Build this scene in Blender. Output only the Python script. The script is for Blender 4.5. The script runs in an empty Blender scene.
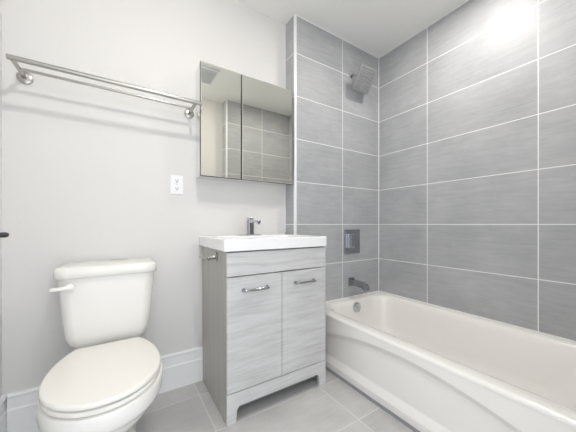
import bpy, bmesh, math
from mathutils import Vector, Matrix
S = bpy.context.scene
C = S.collection
PI = math.pi

# ---------------- camera, world, exposure ----------------
F_PX = 260.6
H_EYE = 0.96
cam_d = bpy.data.cameras.new('camera'); cam = bpy.data.objects.new('camera', cam_d); C.objects.link(cam)
cam_d.sensor_width = 36.0; cam_d.sensor_fit = 'HORIZONTAL'
cam_d.lens = 36.0 * F_PX / 576.0
cam_d.shift_y = (224.4 - 216.0) / 576.0
cam_d.clip_start = 0.01
cam.location = (0, 0, H_EYE)
cam.rotation_euler = (PI / 2, 0, -math.atan2(0.5385, 0.8427))
S.camera = cam

S.view_settings.view_transform = 'Standard'
S.view_settings.look = 'None'
S.view_settings.gamma = 1.0
S.view_settings.use_curve_mapping = False
S.view_settings.exposure = 1.34

W = bpy.data.worlds.new('world'); S.world = W; W.use_nodes = True
bg = W.node_tree.nodes['Background']
bg.inputs[0].default_value = (0.90, 0.948, 1.0, 1)
bg.inputs[1].default_value = 1.0
LAMP_TUB = 185.0      # emission of the recessed lamp over the tub
LAMP_ROOM = 175.0     # emission of the recessed lamp by the toilet

# room numbers
XL, XR = -0.446, 1.945
YT, YW = 1.655, 1.532          # toilet wall, wet wall
XJ = 1.052                    # end of the wet wall
YE = 0.03                     # tiled end wall (mirrored)
YB = -0.10                    # wall with the doorway
XE = 1.072                     # end of the tiled end wall
ZC = 2.451
T = 0.1

# ---------------- materials ----------------
def new_mat(name):
    m = bpy.data.materials.new(name); m.use_nodes = True
    nt = m.node_tree; b = nt.nodes['Principled BSDF']
    return m, nt, b

def math_n(nt, op, a, b=None, c=None):
    n = nt.nodes.new('ShaderNodeMath'); n.operation = op
    for i, v in enumerate((a, b, c)):
        if v is None: continue
        if isinstance(v, (int, float)): n.inputs[i].default_value = v
        else: nt.links.new(v, n.inputs[i])
    return n.outputs[0]

def noise(nt, vec, scale, detail=3, rough=0.55, mapping=None):
    if mapping:
        mp = nt.nodes.new('ShaderNodeMapping'); mp.inputs['Scale'].default_value = mapping[0]
        mp.inputs['Rotation'].default_value = mapping[1]
        nt.links.new(vec, mp.inputs['Vector']); vec = mp.outputs[0]
    n = nt.nodes.new('ShaderNodeTexNoise'); n.inputs['Scale'].default_value = scale
    n.inputs['Detail'].default_value = detail; n.inputs['Roughness'].default_value = rough
    nt.links.new(vec, n.inputs['Vector'])
    return n.outputs[0]

def ramp(nt, fac, stops):
    r = nt.nodes.new('ShaderNodeValToRGB'); nt.links.new(fac, r.inputs[0])
    while len(r.color_ramp.elements) < len(stops): r.color_ramp.elements.new(0.5)
    for e, (p, c) in zip(r.color_ramp.elements, stops):
        e.position = p; e.color = (*c, 1)
    return r.outputs[0]

def mixc(nt, fac, a, b):
    m = nt.nodes.new('ShaderNodeMix'); m.data_type = 'RGBA'
    if isinstance(fac, (int, float)): m.inputs[0].default_value = fac
    else: nt.links.new(fac, m.inputs[0])
    for i, v in ((6, a), (7, b)):
        if isinstance(v, tuple): m.inputs[i].default_value = (*v, 1)
        else: nt.links.new(v, m.inputs[i])
    return m.outputs[2]

def bump(nt, b, h, strength, dist=0.002):
    n = nt.nodes.new('ShaderNodeBump'); n.inputs['Strength'].default_value = strength
    n.inputs['Distance'].default_value = dist
    nt.links.new(h, n.inputs['Height']); nt.links.new(n.outputs[0], b.inputs['Normal'])

def plain(name, col, rough=0.5, metal=0.0, bumpy=0.0, vary=0.0, coat=0.0, spec=0.5):
    m, nt, b = new_mat(name)
    b.inputs['Roughness'].default_value = rough; b.inputs['Metallic'].default_value = metal
    b.inputs['Base Color'].default_value = (*col, 1)
    b.inputs['Coat Weight'].default_value = coat; b.inputs['Coat Roughness'].default_value = 0.05
    b.inputs['Specular IOR Level'].default_value = spec
    tc = nt.nodes.new('ShaderNodeTexCoord')
    if vary:
        n = noise(nt, tc.outputs['Object'], 3.0)
        c2 = tuple(max(0, v * (1 - vary)) for v in col)
        nt.links.new(mixc(nt, n, col, c2), b.inputs['Base Color'])
    if bumpy:
        bump(nt, b, noise(nt, tc.outputs['Object'], 160.0, 2), bumpy, 0.001)
    return m

def tile_mat(name, ua, u0, up, va, v0, vp, dark, light, grout, gw, rough, streak_axis, jitter=0.05, blotch=0.5):
    """tiles on a plane: ua/va are axis letters, u0/v0 a joint position, up/vp the pitch"""
    m, nt, b = new_mat(name)
    tc = nt.nodes.new('ShaderNodeTexCoord'); sp = nt.nodes.new('ShaderNodeSeparateXYZ')
    nt.links.new(tc.outputs['Object'], sp.inputs[0])
    def cell(ax, o, p):
        s = math_n(nt, 'DIVIDE', math_n(nt, 'SUBTRACT', sp.outputs[ax], o), p)
        fl = math_n(nt, 'FLOOR', s); fr = math_n(nt, 'SUBTRACT', s, fl)
        d = math_n(nt, 'MINIMUM', fr, math_n(nt, 'SUBTRACT', 1.0, fr))
        return fl, math_n(nt, 'MULTIPLY', d, p)
    fu, du = cell(ua, u0, up); fv, dv = cell(va, v0, vp)
    d = math_n(nt, 'MINIMUM', du, dv)
    isg = math_n(nt, 'LESS_THAN', d, gw / 2)
    cv = nt.nodes.new('ShaderNodeCombineXYZ'); nt.links.new(fu, cv.inputs[0]); nt.links.new(fv, cv.inputs[1])
    wn = nt.nodes.new('ShaderNodeTexWhiteNoise'); nt.links.new(cv.outputs[0], wn.inputs[0])
    off = nt.nodes.new('ShaderNodeVectorMath'); off.operation = 'MULTIPLY_ADD'
    nt.links.new(wn.outputs['Color'], off.inputs[0]); off.inputs[1].default_value = (7, 7, 7)
    nt.links.new(tc.outputs['Object'], off.inputs[2])
    sc = {'X': (1.6, 14, 14), 'Y': (14, 1.6, 14), 'Z': (14, 14, 1.6)}[streak_axis]
    n1 = noise(nt, off.outputs[0], 4.0, 6, 0.68, (sc, (0, 0, 0)))
    n2 = noise(nt, off.outputs[0], 3.2, 4, 0.6)
    f = math_n(nt, 'ADD', math_n(nt, 'MULTIPLY', n1, 1 - blotch), math_n(nt, 'MULTIPLY', n2, blotch))
    f = math_n(nt, 'ADD', f, math_n(nt, 'MULTIPLY', math_n(nt, 'SUBTRACT', wn.outputs['Value'], 0.5), jitter))
    tilec = ramp(nt, f, [(0.30, dark), (0.72, light)])
    nt.links.new(mixc(nt, isg, tilec, grout), b.inputs['Base Color'])
    r = math_n(nt, 'ADD', math_n(nt, 'MULTIPLY', isg, 0.45), math_n(nt, 'ADD', rough, math_n(nt, 'MULTIPLY', n1, 0.08)))
    nt.links.new(r, b.inputs['Roughness'])
    h = math_n(nt, 'ADD', math_n(nt, 'SUBTRACT', 1.0, isg), math_n(nt, 'MULTIPLY', n1, 0.25))
    bump(nt, b, h, 0.25, 0.001)
    return m

TD, TL, GR = (0.335, 0.345, 0.362), (0.515, 0.525, 0.540), (0.86, 0.86, 0.85)
AX = {'X': 0, 'Y': 1, 'Z': 2}
M = {}
M['tile_right'] = tile_mat('tile_right', 1, 1.092 - 0.622 * 4, 0.622, 2, 0.96 - 0.305 * 4, 0.305, TD, TL, GR, 0.005, 0.44, 'Y')
M['tile_wet'] = tile_mat('tile_wet', 0, 1.499 - 0.61 * 4, 0.61, 2, 0.96 - 0.305 * 4, 0.305, TD, TL, GR, 0.005, 0.44, 'X')
M['tile_end'] = tile_mat('tile_end', 0, 1.531 - 0.61 * 4, 0.61, 2, 0.96 - 0.305 * 4, 0.305, TD, TL, GR, 0.005, 0.44, 'X')
M['tile_jog'] = tile_mat('tile_jog', 1, 40.3, 50.0, 2, 0.96 - 0.305 * 4, 0.305, TD, TL, GR, 0.005, 0.44, 'Y')
M['floor'] = tile_mat('floor_tile', 0, 0.37 - 0.614 * 4, 0.614, 1, 0.893 - 0.305 * 8, 0.305,
                      (0.47, 0.465, 0.458), (0.65, 0.645, 0.637), (0.74, 0.735, 0.72), 0.004, 0.34, 'X', 0.12, 0.7)
M['paint'] = plain('wall_paint', (0.735, 0.727, 0.715), 0.55, bumpy=0.05, spec=0.3)
M['ceiling'] = plain('ceiling_paint', (0.93, 0.93, 0.905), 0.35, spec=0.4)
M['trimw'] = plain('white_trim_paint', (0.86, 0.87, 0.88), 0.35)
M['caulk'] = plain('caulk', (0.86, 0.86, 0.85), 0.5)
M['porcelain'] = plain('porcelain', (0.86, 0.845, 0.81), 0.12, coat=0.4, vary=0.01)
M['seat'] = plain('seat_plastic', (0.88, 0.86, 0.815), 0.12, vary=0.01)
M['tub'] = plain('tub_enamel', (0.93, 0.91, 0.88), 0.14, coat=0.4, vary=0.02)
M['top'] = plain('cultured_marble', (0.92, 0.925, 0.93), 0.15, coat=0.3)
M['chrome'] = plain('chrome', (0.58, 0.60, 0.63), 0.08, 1.0)
M['nickel'] = plain('brushed_nickel', (0.47, 0.455, 0.43), 0.24, 1.0, bumpy=0.04)
M['darkmetal'] = plain('dark_metal', (0.05, 0.05, 0.055), 0.35, 0.7)
M['mirror'] = plain('mirror_glass', (0.83, 0.83, 0.765), 0.0, 1.0)
M['bevel'] = plain('mirror_bevel', (0.93, 0.94, 0.93), 0.03, 1.0)
M['alu'] = plain('cabinet_side', (0.82, 0.82, 0.82), 0.22, 1.0)
M['plate'] = plain('outlet_plastic', (0.90, 0.90, 0.90), 0.3)
M['ventgrey'] = plain('vent_plastic', (0.68, 0.70, 0.72), 0.5)
M['dooredge'] = plain('cabinet_door_edge', (0.07, 0.07, 0.07), 0.35)
M['darkchrome'] = plain('handle_chrome', (0.40, 0.41, 0.43), 0.12, 1.0)
M['black'] = plain('black_slot', (0.02, 0.02, 0.02), 0.6)
M['rubber'] = plain('grey_rubber', (0.25, 0.26, 0.28), 0.5)
M['showerface'] = plain('shower_face', (0.36, 0.36, 0.36), 0.35, 0.4)
M['inside'] = plain('cabinet_inside', (0.30, 0.295, 0.29), 0.7)

def wood(name, axis, a, b_, c):
    m, nt, b = new_mat(name)
    tc = nt.nodes.new('ShaderNodeTexCoord')
    sc = {'X': (1.3, 9, 16), 'Z': (22, 22, 0.5)}[axis]
    rot = (0, 0.12, 0) if axis == 'X' else (0, 0, 0)
    n1 = noise(nt, tc.outputs['Object'], 3.2, 6, 0.62, (sc, rot))
    n2 = noise(nt, tc.outputs['Object'], 9.0, 4, 0.6, (sc, rot))
    f = math_n(nt, 'ADD', math_n(nt, 'MULTIPLY', n1, 0.85), math_n(nt, 'MULTIPLY', n2, 0.15))
    nt.links.new(ramp(nt, f, [(0.32, a), (0.5, b_), (0.68, c)]), b.inputs['Base Color'])
    b.inputs['Roughness'].default_value = 0.35
    bump(nt, b, f, 0.08, 0.001)
    return m
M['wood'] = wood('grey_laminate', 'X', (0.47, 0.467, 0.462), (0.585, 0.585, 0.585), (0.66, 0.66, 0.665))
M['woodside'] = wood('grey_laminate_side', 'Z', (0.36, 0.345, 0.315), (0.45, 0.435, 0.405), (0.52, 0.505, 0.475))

def emit(name, strength):
    m, nt, b = new_mat(name)
    b.inputs['Base Color'].default_value = (0.9, 0.9, 0.9, 1)
    b.inputs['Emission Color'].default_value = (1.0, 0.948, 0.89, 1)
    b.inputs['Emission Strength'].default_value = strength
    return m
M['lamp_tub'] = emit('lamp_lens_tub', LAMP_TUB)
M['lamp_room'] = emit('lamp_lens_room', LAMP_ROOM)

# ---------------- mesh helpers ----------------
def obj(name, bm, mat, parent=None, smooth=False, bevel=0.0, seg=2, subsurf=0):
    me = bpy.data.meshes.new(name)
    bmesh.ops.recalc_face_normals(bm, faces=bm.faces)
    if parent is not None:
        bmesh.ops.translate(bm, verts=bm.verts, vec=-wloc(parent))
    bm.to_mesh(me); bm.free()
    for mm in (mat if isinstance(mat, list) else [mat]): me.materials.append(M[mm])
    o = bpy.data.objects.new(name, me); C.objects.link(o)
    if parent is not None: o.parent = parent
    if smooth:
        for p in me.polygons: p.use_smooth = True
        me.set_sharp_from_angle(angle=math.radians(50))
    if bevel:
        b = o.modifiers.new('bevel', 'BEVEL'); b.width = bevel; b.segments = seg
        b.limit_method = 'ANGLE'; b.angle_limit = math.radians(35)
        if smooth is False:
            for p in me.polygons: p.use_smooth = True
            w = o.modifiers.new('wn', 'WEIGHTED_NORMAL'); w.keep_sharp = True
    if subsurf:
        s = o.modifiers.new('sub', 'SUBSURF'); s.levels = subsurf; s.render_levels = subsurf
    return o

def wloc(o):
    v = Vector((0, 0, 0))
    while o is not None:
        v += o.location; o = o.parent
    return v

def thing(name, label, cat, loc, group=None):
    o = bpy.data.objects.new(name, None); C.objects.link(o); o.location = loc
    o.empty_display_size = 0.05
    tag(o, label, cat, group); return o

def tag(o, label, cat, group=None):
    o['label'] = label; o['category'] = cat
    if group: o['group'] = group
    return o

def struct(name, bm, mat, **k):
    o = obj(name, bm, mat, **k); o['kind'] = 'structure'; return o

def box(bm, x0, x1, y0, y1, z0, z1, mi=0):
    vs = [bm.verts.new(p) for p in ((x0,y0,z0),(x1,y0,z0),(x1,y1,z0),(x0,y1,z0),(x0,y0,z1),(x1,y0,z1),(x1,y1,z1),(x0,y1,z1))]
    for f in ((0,3,2,1),(4,5,6,7),(0,1,5,4),(1,2,6,5),(2,3,7,6),(3,0,4,7)):
        fc = bm.faces.new([vs[i] for i in f]); fc.material_index = mi
    return vs

def B(*a):
    bm = bmesh.new(); box(bm, *a); return bm

def loft(bm, loops, cap0=True, cap1=True, closed=True):
    rows = [[bm.verts.new(p) for p in lp] for lp in loops]
    n = len(rows[0])
    for a, b in zip(rows[:-1], rows[1:]):
        for i in range(n if closed else n - 1):
            j = (i + 1) % n
            bm.faces.new((a[i], a[j], b[j], b[i]))
    if cap0: bm.faces.new(rows[0][::-1])
    if cap1: bm.faces.new(rows[-1])
    return rows

def tube(bm, pts, r, n=16, caps=True):
    pts = [Vector(p) for p in pts]
    rs = r if isinstance(r, (list, tuple)) else [r] * len(pts)
    loops = []; up = None
    for i, p in enumerate(pts):
        if i == 0: d = pts[1] - p
        elif i == len(pts) - 1: d = p - pts[i-1]
        else: d = (pts[i+1] - p).normalized() + (p - pts[i-1]).normalized()
        d.normalize()
        if up is None:
            up = Vector((0, 0, 1)) if abs(d.z) < 0.9 else Vector((1, 0, 0))
        u = d.cross(up).normalized(); v = u.cross(d).normalized(); up = v
        loops.append([p + (u * math.cos(t) + v * math.sin(t)) * rs[i] for t in [2 * PI * k / n for k in range(n)]])
    loft(bm, loops, caps, caps)

def rrect(cx, cy, hx, hy, r, z, n=8):
    """rounded rectangle loop; same count for any size"""
    r = min(r, hx * 0.999, hy * 0.999); out = []
    for k, (sx, sy) in enumerate(((1, 1), (-1, 1), (-1, -1), (1, -1))):
        for i in range(n + 1):
            a = PI / 2 * (k + i / n)
            out.append((cx + sx * (hx - r) + r * math.cos(a), cy + sy * (hy - r) + r * math.sin(a), z))
    return out

# ---------------- the room ----------------
struct('floor', B(XL - T, XR + T, YB - 1.3, YT + T, -0.08, 0.0), 'floor')
struct('ceiling', B(XL - T, XR + T, YB - 0.12, YT + T, ZC, ZC + 0.08), 'ceiling')
struct('wall_left', B(XL - T, XL, YB - 0.12, YT + T, 0, ZC), 'paint')
struct('wall_back', B(XL, XJ - 0.018, YT, YT + T, 0, ZC), 'paint')
bm = bmesh.new()                                                  # wet wall, forward of the back wall
box(bm, XJ, XR, YW, YT + T, 0, ZC)
struct('wall_wet', bm, 'tile_wet')
struct('wall_wet_return', B(XJ - 0.018, XJ - 0.0005, YW + 0.012, YT + T, 0, ZC), 'tile_jog')
struct('wall_right', B(XR, XR + T, YB - 0.12, YT + T, 0, ZC), 'tile_right')
struct('wall_end', B(XE, XR, YB - 0.12, YE, 0, ZC), 'tile_end')
struct('wall_end_return', B(XE - 0.018, XE - 0.0005, YB, YE - 0.012, 0, ZC), 'tile_jog')
bm = bmesh.new()                                                  # wall with the doorway the camera looks in from
box(bm, XL, -0.40, YB - 0.12, YB, 0, ZC)
box(bm, 0.68, XE - 0.0005, YB - 0.12, YB, 0, ZC)
box(bm, -0.40, 0.68, YB - 0.12, YB, 2.05, ZC)
struct('wall_front', bm, 'paint')
# tile edge trims and caulk lines
bm = bmesh.new(); box(bm, XJ - 0.019, XJ - 0.0005, YW - 0.002, YW + 0.0115, 0, ZC - 0.001)
struct('trim_1', bm, 'trimw', bevel=0.002)
bm = bmesh.new(); box(bm, XE - 0.021, XE - 0.0005, YE - 0.0115, YE + 0.002, 0, ZC - 0.001)
struct('trim_2', bm, 'trimw', bevel=0.002)
bm = bmesh.new()
box(bm, XJ, XR - 0.004, YW - 0.005, YW, ZC - 0.006, ZC)
struct('trim_3', bm, 'caulk')
struct('trim_4', B(XR - 0.005, XR, YE, YW, ZC - 0.006, ZC), 'caulk')
struct('trim_5', B(XR - 0.006, XR, YW - 0.006, YW, 0.37, ZC - 0.006), 'caulk')
struct('trim_6', B(XJ - 0.022, XJ - 0.018, YT - 0.004, YT, 0.90, ZC), 'caulk')

def baseboard(name, p0, p1, nrm):
    prof = [(0, 0), (0.018, 0), (0.018, 0.132), (0.0145, 0.140), (0.0135, 0.186), (0.017, 0.190), (0.017, 0.197), (0.010, 0.203), (0, 0.203)]
    bm = bmesh.new()
    loops = [[(p[0] + nrm[0] * d, p[1] + nrm[1] * d, z) for d, z in prof] for p in (p0, p1)]
    loft(bm, loops)
    return struct(name, bm, 'trimw')
baseboard('baseboard_back', (XL + 0.019, YT), (XJ - 0.019, YT), (0, -1))
baseboard('baseboard_left', (XL, YB), (XL, YT), (1, 0))

# recessed lamps and the vent (seen in the mirror)
def lamp(x, y, mat, label, drop):
    t = thing('ceiling_light', label, 'ceiling light', (x, y, ZC))
    bm = bmesh.new()
    prof = [(0.043, ZC - 0.0005), (0.045, ZC - 0.008), (0.068, ZC - 0.010), (0.092, ZC - 0.004), (0.094, ZC - 0.0005)]
    loft(bm, [[(x + r * math.cos(a), y + r * math.sin(a), z) for a in [2 * PI * k / 48 for k in range(48)]] for r, z in prof], False, False)
    obj('trim_ring', bm, 'trimw', t, smooth=True)
    bm = bmesh.new()
    loft(bm, [[(x + 0.042 * math.cos(a), y + 0.042 * math.sin(a), z) for a in [2 * PI * k / 48 for k in range(48)]] for z in (ZC - 0.0005, ZC - drop)], True, True)
    obj('lens', bm, mat, t)
lamp(1.50, 0.70, 'lamp_tub', 'round white recessed ceiling light above the bathtub', 0.007)
lamp(0.27, 0.50, 'lamp_room', 'round white recessed ceiling light in front of the toilet', 0.030)

t = thing('ceiling_vent', 'square exhaust vent grille in the ceiling, seen in the left mirror door', 'vent', (0.66, 0.42, ZC))
bm = bmesh.new(); lo = [rrect(0.66, 0.42, h, h, 0.01, z, 3) for h, z in ((0.128, ZC - 0.0005), (0.128, ZC - 0.016), (0.144, ZC - 0.014), (0.150, ZC - 0.0005))]
loft(bm, lo, False, False); obj('frame', bm, 'trimw', t)
obj('backing', B(0.533, 0.787, 0.293, 0.547, ZC - 0.004, ZC - 0.0005), 'ventgrey', t)
bm = bmesh.new()
for i in range(12):
    yy = 0.303 + i * 0.0212
    box(bm, 0.533, 0.787, yy, yy + 0.012, ZC - 0.014, ZC - 0.008)
obj('grille', bm, 'ventgrey', t)

# ---------------- bathtub ----------------
TX0, TX1, TY0, TY1, ZR = 1.157, XR - 0.001, YE + 0.001, YW - 0.001, 0.362
t = thing('bathtub', 'long cream white alcove bathtub with arched apron against the grey tiles', 'bathtub', ((TX0 + TX1) / 2, (TY0 + TY1) / 2, 0))
bm = bmesh.new()
cx, cy = (TX0 + TX1) / 2, (TY0 + TY1) / 2
hx, hy = (TX1 - TX0) / 2, (TY1 - TY0) / 2
def tub_loop(x0, x1, y0, y1, r, z):
    return rrect((x0 + x1) / 2, (y0 + y1) / 2, (x1 - x0) / 2, (y1 - y0) / 2, r, z, 12)
loops = [
    tub_loop(TX0 + 0.012, TX1, TY0, TY1, 0.004, ZR - 0.024),
    tub_loop(TX0 + 0.001, TX1, TY0, TY1, 0.004, ZR - 0.022),
    tub_loop(TX0, TX1, TY0, TY1, 0.004, ZR - 0.016),
    tub_loop(TX0 + 0.0015, TX1, TY0, TY1, 0.004, ZR - 0.008),
    tub_loop(TX0 + 0.006, TX1, TY0, TY1, 0.005, ZR - 0.002),
    tub_loop(TX0 + 0.013, TX1, TY0, TY1, 0.006, ZR),
    tub_loop(TX0 + 0.070, TX1 - 0.046, TY0 + 0.080, TY1 - 0.055, 0.11, ZR - 0.001),
    tub_loop(TX0 + 0.082, TX1 - 0.056, TY0 + 0.092, TY1 - 0.067, 0.12, ZR - 0.005),
    tub_loop(TX0 + 0.094, TX1 - 0.064, TY0 + 0.106, TY1 - 0.077, 0.13, ZR - 0.018),
    tub_loop(TX0 + 0.103, TX1 - 0.071, TY0 + 0.125, TY1 - 0.083, 0.135, ZR - 0.045),
    tub_loop(TX0 + 0.118, TX1 - 0.082, TY0 + 0.180, TY1 - 0.094, 0.14, ZR - 0.13),
    tub_loop(TX0 + 0.135, TX1 - 0.098, TY0 + 0.245, TY1 - 0.108, 0.15, 0.13),
    tub_loop(TX0 + 0.155, TX1 - 0.115, TY0 + 0.290, TY1 - 0.128, 0.15, 0.085),
    tub_loop(TX0 + 0.195, TX1 - 0.150, TY0 + 0.350, TY1 - 0.170, 0.14, 0.060),
    tub_loop(TX0 + 0.260, TX1 - 0.215, TY0 + 0.450, TY1 - 0.250, 0.12, 0.055),
]
loft(bm, loops, False, True)
obj('basin', bm, 'tub', t, smooth=True)
# apron: a relief panel under an arch, flaring out again at the foot
bm = bmesh.new()
NY, NZ = 140, 170
def sm(a, b, v):
    k = min(1, max(0, (v - a) / (b - a))); return k * k * (3 - 2 * k)
grid = []
for j in range(NZ + 1):
    z = 0.001 + (ZR - 0.022) * j / NZ; row = []
    for i in range(NY + 1):
        y = TY0 + (TY1 - TY0) * i / NY
        arch = 0.308 - 0.27 * (y - 0.80) ** 2
        inset = min(1, max(0, (arch - z) / 0.034)) * min(1, max(0, (z - 0.042) / 0.036))
        row.append(bm.verts.new((TX0 + 0.003 + 0.024 * inset, y, z)))
    grid.append(row)
for a, b in zip(grid[:-1], grid[1:]):
    for i in range(NY): bm.faces.new((a[i], a[i+1], b[i+1], b[i]))
bk = [[bm.verts.new((TX0 + 0.05, v.co.y, v.co.z)) for v in row] for row in (grid[0], grid[-1])]
for i in range(NY):
    bm.faces.new((grid[0][i], bk[0][i], bk[0][i+1], grid[0][i+1]))
    bm.faces.new((grid[-1][i], grid[-1][i+1], bk[1][i+1], bk[1][i]))
    bm.faces.new((bk[0][i], bk[1][i], bk[1][i+1], bk[0][i+1]))
apr = obj('apron', bm, 'tub', t, smooth=True)
# overflow plate and drain
bm = bmesh.new()
ox, oy, oz = 1.565, TY1 - 0.0855, 0.305
n = Vector((0, -1, 0.10)).normalized()
o0 = Vector((ox, oy, oz))
tube(bm, [o0 - n * 0.004, o0 + n * 0.010, o0 + n * 0.013, o0 + n * 0.0135], [0.038, 0.038, 0.034, 0.020], 32)
tube(bm, [o0 + n * 0.0135, o0 + n * 0.020], [0.009, 0.007], 16)
obj('overflow_plate', bm, 'chrome', t, smooth=True, bevel=0.001)
bm = bmesh.new(); tube(bm, [(1.56, 1.22, 0.0555), (1.56, 1.22, 0.059)], [0.03, 0.026], 24)
obj('drain', bm, 'chrome', t, smooth=True)
struct('trim_7', B(TX0 - 0.014, TX0 + 0.006, TY0, TY1, 0.0, 0.005), 'rubber')
struct('trim_8', B(TX0 + 0.01, XR - 0.001, YW - 0.005, YW - 0.0005, ZR, ZR + 0.006), 'caulk')
struct('trim_9', B(XR - 0.006, XR - 0.0005, YE + 0.01, YW - 0.005, ZR, ZR + 0.006), 'caulk')

# ---------------- vanity ----------------
VX0, VX1, VY, VYB = 0.421, 1.032, 1.215, YT - 0.0195
ZV = 0.829
v = thing('vanity_cabinet', 'light grey wood grain two door bathroom vanity cabinet standing beside the toilet', 'vanity', ((VX0 + VX1) / 2, 1.41, 0))
def side(x0, x1):
    # side panel: straight to the floor
    return B(x0, x1, VY, VYB, 0, ZV)
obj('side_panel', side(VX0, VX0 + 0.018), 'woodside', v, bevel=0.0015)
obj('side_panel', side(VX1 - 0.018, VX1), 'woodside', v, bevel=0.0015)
bm = bmesh.new()
box(bm, VX0 + 0.0185, VX1 - 0.0185, VYB - 0.01, VYB, 0.10, ZV)
box(bm, VX0 + 0.0185, VX1 - 0.0185, VY + 0.022, VYB - 0.01, 0.135, 0.150)
box(bm, VX0 + 0.0185, VX1 - 0.0185, VY + 0.05, VY + 0.065, 0.02, 0.135)
obj('carcass', bm, 'inside', v)
# foot rail with legs and the cut-out
bm = bmesh.new()
fp = [(VX0, 0), (VX0 + 0.046, 0), (VX0 + 0.052, 0.062), (VX0 + 0.064, 0.078), (VX1 - 0.064, 0.078), (VX1 - 0.052, 0.062), (VX1 - 0.046, 0), (VX1, 0), (VX1, 0.147), (VX0, 0.147)]
loft(bm, [[(x, yy, z) for x, z in fp] for yy in (VY - 0.020, VY - 0.001)])
obj('foot_rail', bm, 'wood', v, bevel=0.0012)
obj('drawer_front', B(VX0 + 0.001, VX1 - 0.001, VY - 0.020, VY - 0.001, 0.709, ZV - 0.005), 'wood', v, bevel=0.0015)
xm = 0.726
def handle(xa, xb, z, par):
    bm = bmesh.new()
    yf = VY - 0.020
    a, b = xa + 0.006, xb - 0.006
    pts = [(a, yf + 0.001, z), (a, yf - 0.018, z), (a + 0.003, yf - 0.024, z), (a + 0.010, yf - 0.027, z)]
    for k in range(1, 8):
        pts.append((a + 0.010 + (b - a - 0.02) * k / 8, yf - 0.027 , z))
    pts += [(b - 0.010, yf - 0.027, z), (b - 0.003, yf - 0.024, z), (b, yf - 0.018, z), (b, yf + 0.001, z)]
    tube(bm, pts, 0.0065, 12)
    for x in (a, b):
        tube(bm, [(x, yf - 0.0005, z), (x, yf - 0.006, z)], 0.009, 16)
    return obj('handle', bm, 'darkchrome', par, smooth=True)
for x0, x1, hxa, hxb in ((VX0 + 0.001, xm - 0.0015, 0.497, 0.640), (xm + 0.0015, VX1 - 0.001, 0.804, 0.943)):
    d = obj('door', B(x0, x1, VY - 0.020, VY - 0.001, 0.150, 0.704), 'wood', v, bevel=0.0015)
    handle(hxa, hxb, 0.638, d)

# countertop with basin (one piece)
CX0, CX1, CY0, CY1, CZ0, CZ1 = 0.404, 1.036, 1.186, YT - 0.001, ZV + 0.001, 0.889
c = thing('vanity_sink_top', 'thick glossy white sink top with shallow integral basin on the grey vanity', 'sink', ((CX0 + CX1) / 2, 1.40, CZ0))
bm = bmesh.new()
def cl(x0, x1, y0, y1, r, z): return rrect((x0 + x1) / 2, (y0 + y1) / 2, (x1 - x0) / 2, (y1 - y0) / 2, r, z, 6)
CXR = XJ - 0.020
loft(bm, [cl(CX0 + 0.003, CXR, CY0 + 0.003, CY1, 0.003, CZ0), cl(CX0, CXR, CY0, CY1, 0.004, CZ0 + 0.003), cl(CX0, CXR, CY0, CY1, 0.004, CZ1 - 0.003),
          cl(CX0 + 0.003, CXR, CY0 + 0.003, CY1, 0.005, CZ1),
          cl(CX0 + 0.055, CXR - 0.05, CY0 + 0.050, CY1 - 0.125, 0.05, CZ1), cl(CX0 + 0.060, CXR - 0.055, CY0 + 0.055, CY1 - 0.130, 0.05, CZ1 - 0.004),
          cl(CX0 + 0.075, CXR - 0.07, CY0 + 0.068, CY1 - 0.140, 0.05, CZ1 - 0.045), cl(CX0 + 0.19, CXR - 0.19, CY0 + 0.12, CY1 - 0.20, 0.05, CZ1 - 0.052)])
obj('basin', bm, 'top', c, smooth=False, bevel=0.0008)
bm = bmesh.new(); tube(bm, [(0.72, 1.345, CZ1 - 0.052), (0.72, 1.345, CZ1 - 0.049)], 0.022, 24)
obj('drain', bm, 'chrome', c, smooth=True)

# faucet
f = thing('basin_faucet', 'small chrome single lever faucet standing at the back of the white sink top', 'faucet', (0.715, 1.578, CZ1))
bm = bmesh.new()
loft(bm, [rrect(0.715, 1.578, 0.079, 0.024, 0.023, CZ1 + 0.0003, 6), rrect(0.715, 1.578, 0.079, 0.024, 0.023, CZ1 + 0.005, 6), rrect(0.715, 1.578, 0.075, 0.020, 0.019, CZ1 + 0.007, 6)])
obj('deck_plate', bm, 'chrome', f, smooth=True)
bm = bmesh.new(); loft(bm, [rrect(0.715, 1.578, h, h, 0.005, z, 4) for h, z in ((0.0195, CZ1 + 0.0065), (0.0185, CZ1 + 0.012), (0.018, CZ1 + 0.100))])
obj('body', bm, 'darkchrome', f, bevel=0.001)
bm = bmesh.new()
sp = [(1.564, CZ1 + 0.088, 0.010), (1.52, CZ1 + 0.092, 0.009), (1.452, CZ1 + 0.088, 0.008)]
loft(bm, [[(0.715 + dx, y, z + dz) for dx, dz in ((-0.013, -h), (0.013, -h), (0.013, h), (-0.013, h))] for y, z, h in sp])
box(bm, 0.706, 0.724, 1.454, 1.470, CZ1 + 0.070, CZ1 + 0.0805)
obj('spout', bm, 'chrome', f, bevel=0.002)
bm = bmesh.new()
box(bm, 0.700, 0.730, 1.563, 1.593, CZ1 + 0.102, CZ1 + 0.116)
box(bm, 0.706, 0.724, 1.593, 1.622, CZ1 + 0.108, CZ1 + 0.116)
obj('lever', bm, 'chrome', f, bevel=0.002)

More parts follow.
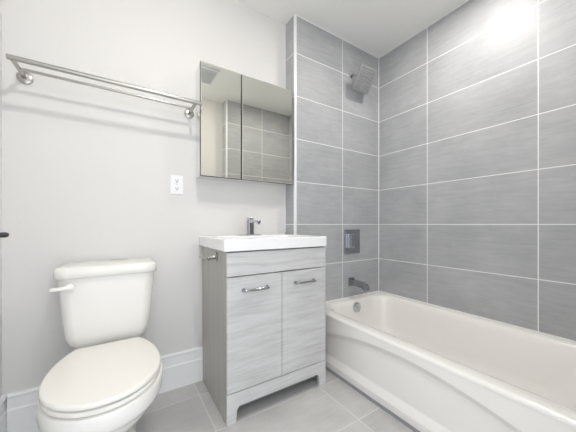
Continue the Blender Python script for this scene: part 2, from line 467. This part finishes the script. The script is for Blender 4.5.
# toilet paper holder on the vanity's side
p = thing('toilet_paper_holder', 'empty chrome toilet paper holder fixed to the left side of the vanity', 'toilet paper holder', (VX0, 1.356, 0.790))
bm = bmesh.new(); tube(bm, [(VX0 - 0.0003, 1.356, 0.790), (VX0 - 0.007, 1.356, 0.790), (VX0 - 0.010, 1.356, 0.790)], [0.024, 0.024, 0.019], 28)
obj('rosette', bm, 'nickel', p, smooth=True)
bm = bmesh.new(); tube(bm, [(VX0 - 0.009, 1.356, 0.790), (VX0 - 0.034, 1.356, 0.785), (VX0 - 0.046, 1.357, 0.783)], [0.011, 0.0085, 0.0125], 18)
obj('post', bm, 'nickel', p, smooth=True)
bm = bmesh.new(); tube(bm, [(VX0 - 0.046, 1.352, 0.783), (VX0 - 0.048, 1.362, 0.783), (VX0 - 0.056, 1.385, 0.783), (VX0 - 0.057, 1.455, 0.783), (VX0 - 0.057, 1.465, 0.783)], [0.008, 0.008, 0.007, 0.007, 0.009], 16)
obj('arm', bm, 'nickel', p, smooth=True)

# ---------------- mirror cabinet ----------------
MX0, MX1, MYF, MZ0, MZ1 = 0.381, 1.014, 1.525, 1.240, 1.900
m = thing('mirror_cabinet', 'wall hung medicine cabinet with two mirrored doors above the vanity', 'mirror cabinet', ((MX0 + MX1) / 2, YT, MZ0))
obj('body', B(MX0 + 0.002, MX1 - 0.002, MYF + 0.0205, YT - 0.0005, MZ0 + 0.002, MZ1 - 0.002), 'alu', m)
for x0, x1 in ((MX0, 0.6295), (0.6345, MX1)):
    d = obj('door', B(x0, x1, MYF + 0.0055, MYF + 0.020, MZ0, MZ1), 'dooredge', m, bevel=0.001)
    bm = bmesh.new()
    g = 0.005; e = 0.0025
    A = [(x0 + e, MYF + 0.0059, MZ0 + e), (x1 - e, MYF + 0.0059, MZ0 + e), (x1 - e, MYF + 0.0059, MZ1 - e), (x0 + e, MYF + 0.0059, MZ1 - e)]
    A2 = [(a, MYF + 0.0015, c_) for a, _, c_ in A]
    I = [(x0 + g, MYF, MZ0 + g), (x1 - g, MYF, MZ0 + g), (x1 - g, MYF, MZ1 - g), (x0 + g, MYF, MZ1 - g)]
    loft(bm, [A, A2, I], True, True)
    obj('mirror', bm, 'mirror', d)

# ---------------- outlet ----------------
o = thing('electrical_outlet', 'white duplex power outlet on the wall between towel rack and vanity', 'power outlet', (0.276, YT, 1.194))
bm = bmesh.new(); box(bm, 0.241, 0.311, YT - 0.006, YT - 0.0003, 1.137, 1.251)
obj('cover_plate', bm, 'plate', o, bevel=0.003)
for zc in (1.2165, 1.1715):
    bm = bmesh.new()
    lp = rrect(0.276, zc, 0.0165, 0.0145, 0.008, 0, 5)
    loft(bm, [[(x, yy, z) for x, z, _ in lp] for yy in (YT - 0.0062, YT - 0.008)])
    r = obj('receptacle', bm, 'plate', o)
    bm = bmesh.new()
    box(bm, 0.2685, 0.2710, YT - 0.0086, YT - 0.0081, zc - 0.001, zc + 0.009)
    box(bm, 0.2810, 0.2835, YT - 0.0086, YT - 0.0081, zc - 0.001, zc + 0.009)
    box(bm, 0.273, 0.279, YT - 0.0086, YT - 0.0081, zc - 0.0095, zc - 0.0035)
    obj('slot', bm, 'black', r)
bm = bmesh.new(); tube(bm, [(0.276, YT - 0.006, 1.194), (0.276, YT - 0.0072, 1.194)], 0.003, 12)
obj('screw', bm, 'nickel', o)

# ---------------- towel rack ----------------
r = thing('towel_rack', 'double brushed nickel towel bar on the wall above the toilet', 'towel rack', (0, YT, 1.63))
ZB = 1.63
for x in (-0.372, 0.345):
    bm = bmesh.new(); tube(bm, [(x, YT - 0.0003, ZB), (x, YT - 0.007, ZB), (x, YT - 0.011, ZB)], [0.028, 0.028, 0.022], 32)
    obj('rosette', bm, 'nickel', r, smooth=True)
    bm = bmesh.new(); tube(bm, [(x, YT - 0.010, ZB), (x, 1.488, ZB)], 0.0085, 18)
    obj('post', bm, 'nickel', r, smooth=True)
bm = bmesh.new(); tube(bm, [(-0.386, 1.479, ZB), (0.375, 1.479, ZB)], 0.0105, 20); obj('bar', bm, 'nickel', r, smooth=True, bevel=0.001)
bm = bmesh.new(); tube(bm, [(-0.372, 1.567, ZB), (0.345, 1.567, ZB)], 0.0065, 16); obj('bar', bm, 'nickel', r, smooth=True)

# ---------------- wall hook at the left edge ----------------
h = thing('wall_hook', 'dark metal peg jutting from the left wall at the left edge of the picture', 'hook', (XL, 1.285, 0.925))
bm = bmesh.new(); tube(bm, [(XL + 0.0003, 1.285, 0.925), (XL + 0.008, 1.285, 0.925)], 0.022, 24); obj('rosette', bm, 'darkmetal', h, smooth=True)
bm = bmesh.new(); tube(bm, [(XL + 0.008, 1.285, 0.925), (XL + 0.060, 1.285, 0.922), (XL + 0.108, 1.284, 0.924), (XL + 0.116, 1.284, 0.9245)], [0.008, 0.008, 0.0095, 0.006], 18)
obj('peg', bm, 'darkmetal', h, smooth=True)

# ---------------- shower head ----------------
s = thing('overhead_shower', 'square tilted chrome shower head on a short arm near the ceiling', 'shower head', (1.58, YW, 2.195))
bm = bmesh.new(); 
for z in (2.192,):
    tube(bm, [(1.60, YW - 0.0003, z), (1.60, YW - 0.008, z), (1.60, YW - 0.012, z)], [0.028, 0.028, 0.020], 28)
obj('flange', bm, 'chrome', s, smooth=True)
Cc = Vector((1.619, 1.403, 2.103)); ex = Vector((1, 0, 0)); ev = Vector((0, 0.533, -0.846)).normalized(); en = Vector((0, -0.846, -0.533)).normalized()
back = Cc - en * 0.018
bm = bmesh.new()
tube(bm, [(1.60, YW - 0.010, 2.192), (1.602, 1.507, 2.190), (1.610, 1.482, 2.178), tuple(back - en * 0.045)], 0.0105, 16)
obj('arm', bm, 'chrome', s, smooth=True)
bm = bmesh.new(); tube(bm, [back - en * 0.055, back - en * 0.040, back - en * 0.022, back - en * 0.0], [0.014, 0.019, 0.016, 0.026], 20)
obj('ball_joint', bm, 'chrome', s, smooth=True)
bm = bmesh.new()
def P(u, w, d): return Cc + ex * u + ev * w - en * d
def sq(hh, r_, d): return [P(a, b, d) for a, b, _ in rrect(0, 0, hh, hh, r_, 0, 4)]
loft(bm, [sq(0.082, 0.006, 0.018), sq(0.090, 0.008, 0.012), sq(0.090, 0.008, 0.002), sq(0.086, 0.008, 0.0)])
pl = obj('spray_plate', bm, 'showerface', s, bevel=0.0008)
bm = bmesh.new()
for i in range(10):
    w = -0.072 + i * 0.016
    loft(bm, [[P(-0.074, w - 0.003, 0), P(0.074, w - 0.003, 0), P(0.074, w + 0.003, 0), P(-0.074, w + 0.003, 0)],
              [P(-0.074, w - 0.0022, -0.004), P(0.074, w - 0.0022, -0.004), P(0.074, w + 0.0022, -0.004), P(-0.074, w + 0.0022, -0.004)]])
obj('nozzle_strip', bm, 'chrome', pl)

# ---------------- valve and spout ----------------
k = thing('shower_valve', 'square chrome shower control with a block handle on the grey tiles', 'shower valve', (1.60, YW, 0.815))
bm = bmesh.new(); box(bm, 1.515, 1.692, YW - 0.010, YW - 0.0003, 0.722, 0.918); obj('wall_plate', bm, 'darkchrome', k, bevel=0.003)
bm = bmesh.new(); box(bm, 1.542, 1.612, YW - 0.030, YW - 0.0105, 0.768, 0.885); obj('collar', bm, 'chrome', k, bevel=0.004)
bm = bmesh.new(); box(bm, 1.540, 1.590, YW - 0.056, YW - 0.0305, 0.785, 0.876); box(bm, 1.5905, 1.622, YW - 0.052, YW - 0.035, 0.812, 0.850)
obj('handle', bm, 'darkchrome', k, bevel=0.004)

sp_ = thing('tub_spout', 'chrome tub filler spout projecting from the tiles over the end of the bathtub', 'tub spout', (1.593, YW, 0.495))
bm = bmesh.new(); box(bm, 1.565, 1.625, YW - 0.012, YW - 0.0003, 0.450, 0.522); obj('flange', bm, 'darkchrome', sp_, bevel=0.003)
bm = bmesh.new()
prof = [(YW - 0.012, 0.460, 0.510), (1.46, 0.466, 0.509), (1.41, 0.462, 0.505), (1.38, 0.448, 0.498), (1.361, 0.437, 0.484), (1.355, 0.437, 0.468)]
loft(bm, [[(1.593 + sx * 0.023, y, z) for sx, z in ((-1, z0), (1, z0), (1, z1), (-1, z1))] for y, z0, z1 in prof])
obj('spout_body', bm, 'darkchrome', sp_, bevel=0.004, seg=3)
bm = bmesh.new(); tube(bm, [(1.593, 1.385, 0.494), (1.593, 1.385, 0.510), (1.593, 1.385, 0.514), (1.593, 1.385, 0.522)], [0.004, 0.004, 0.008, 0.007], 14)
obj('diverter_knob', bm, 'chrome', sp_, smooth=True)

# ---------------- toilet ----------------
TXc = -0.047
w = thing('toilet', 'white two piece toilet with closed lid below the towel rack', 'toilet', (TXc, 1.25, 0))
def egg(z, yf, yb, hw, n=64, back=0.55, shift=0.0, pf=2.0, pb=2.6, clip=0.0):
    """egg loop: rounded long front, squarer back; widest at ym"""
    ym = yf + (yb - yf) * back; out = []; yc = yb; yb = yb + clip
    for i in range(n):
        a = 2 * PI * i / n; ca, sa = math.cos(a), math.sin(a)
        if sa < 0: e = 2 / pf; yy = ym + (ym - yf) * -abs(sa) ** e
        else: e = 2 / pb; yy = ym + (yb - ym) * abs(sa) ** e
        xx = hw * math.copysign(abs(ca) ** e, ca)
        out.append((TXc + xx + shift, min(yy, yc), z))
    return out
# bowl + pedestal
bm = bmesh.new()
loft(bm, [
    egg(0.001, 1.090, 1.560, 0.108, pb=3.5, pf=2.5), egg(0.020, 1.088, 1.560, 0.108, pb=3.5, pf=2.5), egg(0.045, 1.095, 1.555, 0.100, pb=3.2, pf=2.4),
    egg(0.12, 1.100, 1.545, 0.100, pb=3.0, pf=2.3), egg(0.19, 1.070, 1.540, 0.106, pb=3), egg(0.24, 1.030, 1.535, 0.124, pb=2.6, back=.48),
    egg(0.27, 0.998, 1.530, 0.146, pb=2.4, back=.44), egg(0.305, 0.972, 1.530, 0.170, pb=2.3, back=.42), egg(0.325, 0.962, 1.530, 0.180, pb=2.3, back=.41),
    egg(0.329, 0.957, 1.530, 0.185, pb=2.3, back=.41), egg(0.340, 0.953, 1.530, 0.189, pb=2.3, back=.41), egg(0.376, 0.951, 1.530, 0.190, pb=2.3, back=.41), egg(0.387, 0.954, 1.528, 0.188, pb=2.3, back=.41),
    egg(0.391, 0.966, 1.52, 0.172, pb=2.3, back=.41)])
obj('bowl', bm, 'porcelain', w, smooth=True)
def slab(z0, z1, yf, yb, hw, r, name, mat, dome=0.0, par=w):
    bm = bmesh.new()
    kw = dict(back=0.49, pf=2.05, pb=2.0, clip=0.075)
    ls = [egg(z0, yf + r, yb - r * 0.5, hw - r, **kw), egg(z0 + r * 0.4, yf + r * 0.2, yb, hw - r * 0.2, **kw), egg((z0 + z1) / 2, yf, yb, hw, **kw),
          egg(z1 - r * 0.45, yf + r * 0.2, yb, hw - r * 0.2, **kw), egg(z1 - r * 0.1, yf + r * 0.8, yb - r * 0.5, hw - r * 0.8, **kw),
          egg(z1, yf + r * 2, yb - r * 1.5, hw - r * 2, **kw), egg(z1 + dome * 0.6, yf + 0.08, yb - 0.08, hw - 0.07, **kw), egg(z1 + dome, yf + 0.17, yb - 0.17, hw - 0.14, **kw)]
    loft(bm, ls); return obj(name, bm, mat, par, smooth=True)
slab(0.394, 0.410, 0.957, 1.412, 0.179, 0.004, 'seat', 'seat')
slab(0.4155, 0.432, 0.953, 1.416, 0.181, 0.006, 'seat_lid', 'seat', 0.004)
for dx in (-0.07, 0.07):
    bm = bmesh.new()
    loft(bm, [rrect(TXc + dx, 1.424, 0.020, 0.010, 0.006, z, 4) for z in (0.392, 0.418)])
    obj('hinge', bm, 'seat', w, bevel=0.002)
# tank
bm = bmesh.new()
yb_ = YT - 0.012
tk = [(0.400, 0.090, 1.480), (0.403, 0.115, 1.468), (0.412, 0.136, 1.458), (0.432, 0.153, 1.450), (0.465, 0.164, 1.446), (0.530, 0.172, 1.443), (0.630, 0.179, 1.440), (0.726, 0.186, 1.438)]
loft(bm, [rrect(TXc, (yf + yb_) / 2, hw, (yb_ - yf) / 2, 0.045, z, 8) for z, hw, yf in tk])
obj('tank', bm, 'porcelain', w, smooth=True)
bm = bmesh.new()
ll = [(0.7265, 0.186, 1.436, .045), (0.7275, 0.194, 1.426, .048), (0.733, 0.197, 1.422, .05), (0.761, 0.197, 1.422, .05), (0.769, 0.194, 1.425, .05), (0.774, 0.187, 1.432, .048), (0.776, 0.165, 1.45, .04), (0.777, 0.08, 1.50, .03)]
loft(bm, [rrect(TXc, (yf + yb_ + 0.004) / 2, hw, (yb_ + 0.004 - yf) / 2, rr, z, 8) for z, hw, yf, rr in ll])
obj('tank_lid', bm, 'porcelain', w, smooth=True)
bm = bmesh.new()
tube(bm, [(-0.186, 1.442, 0.691), (-0.186, 1.426, 0.691), (-0.186, 1.420, 0.691)], [0.018, 0.018, 0.010], 20)
tube(bm, [(-0.180, 1.423, 0.691), (-0.200, 1.419, 0.691), (-0.225, 1.417, 0.6905), (-0.243, 1.416, 0.690), (-0.247, 1.416, 0.690)], [0.007, 0.0095, 0.0085, 0.0085, 0.005], 16)
obj('flush_lever', bm, 'porcelain', w, smooth=True)
